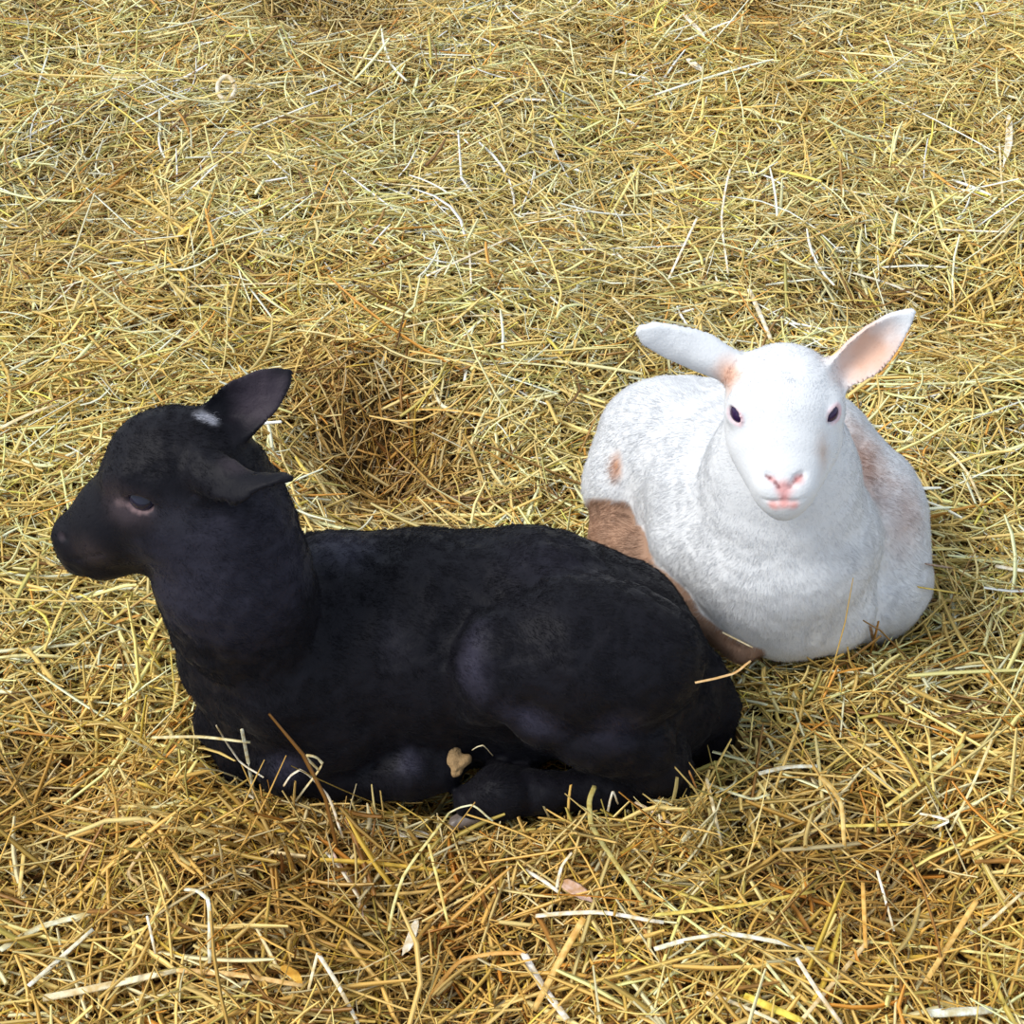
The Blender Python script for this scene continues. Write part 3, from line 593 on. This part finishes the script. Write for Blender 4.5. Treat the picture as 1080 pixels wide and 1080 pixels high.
# on and around the lambs
st([(733, 720), (772, 711), (792, 697)], 2.8, (.72, .50, .26), 'thin bent brown stalk lying across the black lamb\'s rump', near=0)
st([(762, 667), (794, 683)], 2.4, PALE, 'thin pale stalk lying on the white lamb\'s tan leg')
st([(918, 661), (923, 684)], 4.0, (.34, .22, .13), 'short dark brown stub standing up against the white lamb\'s chest', lift=(.012, 0))
st([(977, 595), (1004, 599)], 5.0, (.42, .32, .30), 'short greyish brown stalk poking at the white lamb\'s right side')
st([(968, 619), (1012, 626)], 3.2, YEL, 'yellow stalk pointing at the white lamb\'s right elbow')
st([(498, 791), (509, 786), (520, 797)], 1.8, PALE, 'tiny pale stalk bent like a roof on the black lamb\'s folded leg')
st([(180, 688), (185, 740)], 1.8, YEL, 'thin yellow stalk standing against the black lamb\'s chest', lift=(.03, 0), near=1)
st([(160, 778), (210, 777), (264, 783)], 3.6, (.88, .78, .46), 'pale yellow stalk lying level against the black lamb\'s brisket', lift=(0, .01, .02), near=2)
st([(255, 769), (262, 805), (269, 843)], 3.4, (.82, .84, .70), 'greenish white stalk standing before the black lamb\'s brisket', lift=(.05, .03, .005))
st([(228, 765), (252, 802), (278, 820)], 2.2, WHITE, 'thin white bent stalk beside the black lamb\'s brisket', lift=(.02, .02, .01))
st([(299, 829), (316, 812), (345, 838), (362, 884)], 3.0, (.88, .80, .66), 'pale kinked stalk arching up before the black front leg', lift=(.015, .03, .02, .004))
st([(336, 812), (322, 797), (340, 805), (312, 845)], 3.4, (.82, .74, .48), 'curled stalk end looping up before the black front leg', lift=(.03, .04, .035, .01))
st([(410, 982), (425, 925), (474, 857)], 3.2, (.84, .78, .36), 'yellow green stem rising to the black lamb\'s hind hoof', lift=(0, .012, .028))
st([(474, 857), (497, 849), (520, 866)], 2.4, (.86, .84, .56), 'thin pale stem arching over the grey hind hoof', lift=(.028, .03, .012))
st([(452, 890), (462, 930), (473, 976)], 3.0, (.86, .72, .26), 'yellow stalk leaning down right below the grey hind hoof', lift=(.02, .01, 0))
lf([(421, 882), (436, 880), (458, 882)], 10, (.86, .83, .76), 'whitish leaf scrap lying left of the grey hind hoof')
st([(460, 885), (550, 883), (640, 894)], 3.6, (.86, .72, .32), 'long level yellow stalk just in front of the black hind leg')
st([(627, 829), (623, 868), (680, 955)], 5.2, (.62, .56, .22), 'thick olive stalk bent at the top, standing before the black hind leg', lift=(.03, .015, 0))
st([(640, 862), (646, 835), (652, 848)], 2.4, WHITE, 'thin white stalk looping up before the black hind leg', lift=(.0, .02, .012))
st([(670, 846), (692, 858), (716, 876)], 3.6, (.90, .76, .62), 'pinkish white stalk slanting under the black lamb\'s hock')
st([(727, 814), (735, 833)], 5.0, (.80, .40, .14), 'short orange stub standing right of the black lamb\'s hock', lift=(.012, 0))
st([(745, 820), (752, 850), (761, 892)], 3.4, PALE, 'pale bent stalk right of the short orange stub', lift=(.02, .015, 0))
st([(720, 862), (740, 838), (748, 812)], 3.4, GOLD, 'golden stalk leaning up beside the black lamb\'s hock', lift=(0, .012, .02))
# in front, from left to right
st([(30, 622), (85, 627), (122, 656)], 2.8, YEL, 'curved yellow stalk below the black lamb\'s chin')
st([(112, 659), (150, 648)], 4.4, ORG, 'orange stalk touching the black lamb\'s throat from the left')
st([(75, 850), (165, 870), (262, 886)], 4.2, (.80, .60, .28), 'long tan stalk slanting gently down at the front left')
st([(200, 840), (262, 868), (352, 906)], 4.0, YEL, 'long yellow stalk slanting down right before the black front leg')
st([(258, 835), (345, 900), (386, 958)], 3.0, (.90, .84, .68), 'long thin pale stalk bent downwards at the front left')
st([(315, 905), (268, 865)], 5.2, (.84, .72, .30), 'short thick yellow stalk crossing under the long yellow one')
st([(170, 870), (136, 918), (147, 934)], 3.6, TANC, 'tan hooked stalk below the black lamb\'s chest at the front left')
st([(26, 892), (20, 945)], 4.0, GOLD, 'short golden stalk at the front left edge')
st([(0, 1002), (42, 978), (96, 963)], 7.0, (.84, .84, .62), 'broad pale green stalk curving in from the front left edge')
st([(30, 1040), (62, 1012), (98, 980)], 5.0, (.86, .86, .74), 'whitish green stalk under the broad pale green one')
st([(45, 1053), (110, 1040), (186, 1023)], 8.0, PALE, 'broad whitish stalk in the front left corner')
st([(184, 1023), (250, 1028), (322, 1040)], 5.6, (.86, .58, .24), 'orange tan stalk running on from the broad whitish one')
st([(195, 938), (219, 948), (221, 1016)], 4.0, (.84, .88, .78), 'whitish stalk hooked at its top at the front left', lift=(.01, .02, 0))
st([(155, 966), (164, 1006)], 2.6, WHITE, 'short thin white stalk left of the hooked one', lift=(.012, 0))
st([(174, 928), (161, 972), (128, 990)], 3.6, (.84, .78, .30), 'yellow green bent stalk beside the hooked white one')
st([(335, 1005), (357, 1040), (378, 1080)], 4.0, WHITE, 'white stalk slanting down to the front edge, left of centre', lift=(.02, .01, 0))
st([(335, 1005), (325, 1045)], 3.0, PALE, 'short pale stalk meeting the white one at its tip, left of centre', lift=(.02, 0))
st([(350, 898), (378, 945), (383, 970)], 3.0, PNK, 'thin pinkish stalk in front of the black front leg')
lf([(440, 970), (432, 995), (424, 1008)], 9, (.88, .82, .70), 'crumpled whitish leaf near the front, left of centre', lift=(.01, .006, 0))
st([(556, 1005), (490, 1011), (446, 1060)], 4.6, ORG, 'orange stalk bent at its middle near the front centre')
lf([(296, 1020), (310, 1028), (320, 1040)], 9, (.88, .50, .08), 'small bright orange leaf near the front edge, left of centre')
st([(565, 966), (630, 962), (700, 973)], 4.8, WHITE, 'long white stalk bowed slightly at the front centre')
st([(554, 918), (572, 928), (592, 943)], 4.2, WHITE, 'white stalk slanting into the pinkish seed head')
st([(587, 937), (592, 915), (603, 899)], 3.2, WHITE, 'short white stalk standing beside the pinkish seed head', lift=(0, .01, .02))
lf([(592, 930), (608, 940), (626, 952)], 15, (.70, .48, .38), 'pinkish brown seed head lying at the front centre')
st([(552, 1005), (572, 1040), (598, 1075)], 7.0, (.94, .90, .82), 'broad white stalk slanting down right near the front edge, at centre')
st([(616, 968), (592, 1010), (563, 1066)], 7.0, (.80, .54, .18), 'broad orange tan stalk slanting down left near the front edge', lift=(.02, .01, 0))
st([(690, 1001), (765, 985), (868, 1003)], 5.2, (.90, .90, .76), 'long pale stalk bowed upwards at the front, right of centre')
st([(690, 965), (780, 955), (860, 940)], 4.0, YEL, 'long yellow stalk rising gently to the right at the front')
st([(785, 1050), (846, 1077)], 8.0, (.90, .74, .12), 'thick bright yellow stalk at the front edge, right of centre')
st([(745, 1047), (780, 1060), (822, 1079)], 4.0, PALE, 'pale stalk lying under the thick bright yellow one')
st([(980, 1069), (1046, 1065)], 9.0, (.88, .92, .84), 'short broad whitish stalk in the front right corner')
st([(916, 992), (880, 1035), (842, 1080)], 4.4, (.86, .68, .38), 'tan stalk slanting down left to the front edge on the right')
st([(900, 992), (990, 1000), (1080, 1010)], 3.2, (.86, .78, .32), 'long thin yellow stalk running to the front right edge')
st([(1030, 950), (1005, 990), (976, 1036)], 5.6, (.86, .56, .18), 'orange stalk slanting down left at the front right', lift=(.025, .012, 0))
st([(885, 871), (940, 870), (996, 867)], 4.0, YEL, 'level yellow stalk at the right, below the white lamb')
st([(864, 819), (886, 845), (891, 895)], 4.8, (.84, .62, .24), 'golden stalk bent downwards right of the black lamb\'s rump', lift=(.03, .02, 0))
st([(1016, 785), (975, 820), (934, 851)], 5.0, (.70, .62, .22), 'thick olive stalk slanting down left at the right of the bed')
st([(1046, 780), (1025, 830), (1002, 876)], 2.8, (.86, .78, .46), 'thin pale yellow stalk crossing the thick olive one', lift=(.02, .01, 0))
st([(800, 816), (830, 809), (862, 808)], 5.0, (.92, .92, .80), 'whitish stalk lying level between the black rump and the olive stalk')
st([(910, 931), (913, 1000)], 4.2, (.86, .54, .16), 'orange upright stalk at the front right', lift=(.02, 0))
st([(840, 1010), (862, 1045), (888, 1080)], 4.2, (.92, .86, .74), 'pale stalk slanting down right to the front edge on the right', lift=(.02, .01, 0))
st([(808, 1016), (835, 1050), (862, 1080)], 3.4, (.84, .84, .48), 'greenish stalk slanting down right beside the thick yellow one')
st([(925, 918), (934, 950), (943, 982)], 2.6, WHITE, 'thin white stalk crossing the dark gap at the front right', lift=(.02, .01, 0))
st([(745, 826), (790, 842), (812, 838)], 3.4, (.84, .84, .56), 'pale green stalk curving out from the black lamb\'s rump')
st([(970, 858), (1000, 865), (985, 874)], 3.4, WHITE, 'small white stalk folded over at the right of the bed', lift=(.004, .012, .004))
st([(1022, 985), (1040, 975), (1080, 940)], 3.6, PALE, 'pale stalk running out at the front right edge')
# the curled husk
rc = lay(239, 97, .022); t = np.linspace(.5, 6.6, 40); e = float((rc-CAM)@FW)/FPX; V = []
for a in t:
    c = np.array([math.cos(a)*9.0*e, math.sin(a)*8*e, math.sin(a)*9.0*e+.006])
    for k in range(8): b_ = 2*np.pi*k/8; V.append(c+np.array([math.cos(a), math.sin(a)*.7, math.sin(a)*.7])*math.cos(b_)*2.6*e+np.array([0, -.7, .7])*math.sin(b_)*2.6*e)
F = [(i*8+k, i*8+(k+1) % 8, (i+1)*8+(k+1) % 8, (i+1)*8+k) for i in range(len(t)-1) for k in range(8)]
o = mesh_obj('curled_husk', np.array(V), np.array(F), straw_mat(WHITE)); o.location = rc.tolist(); o['label'] = 'small white husk curled into a ring, far back left on the straw'; o['category'] = 'husk'
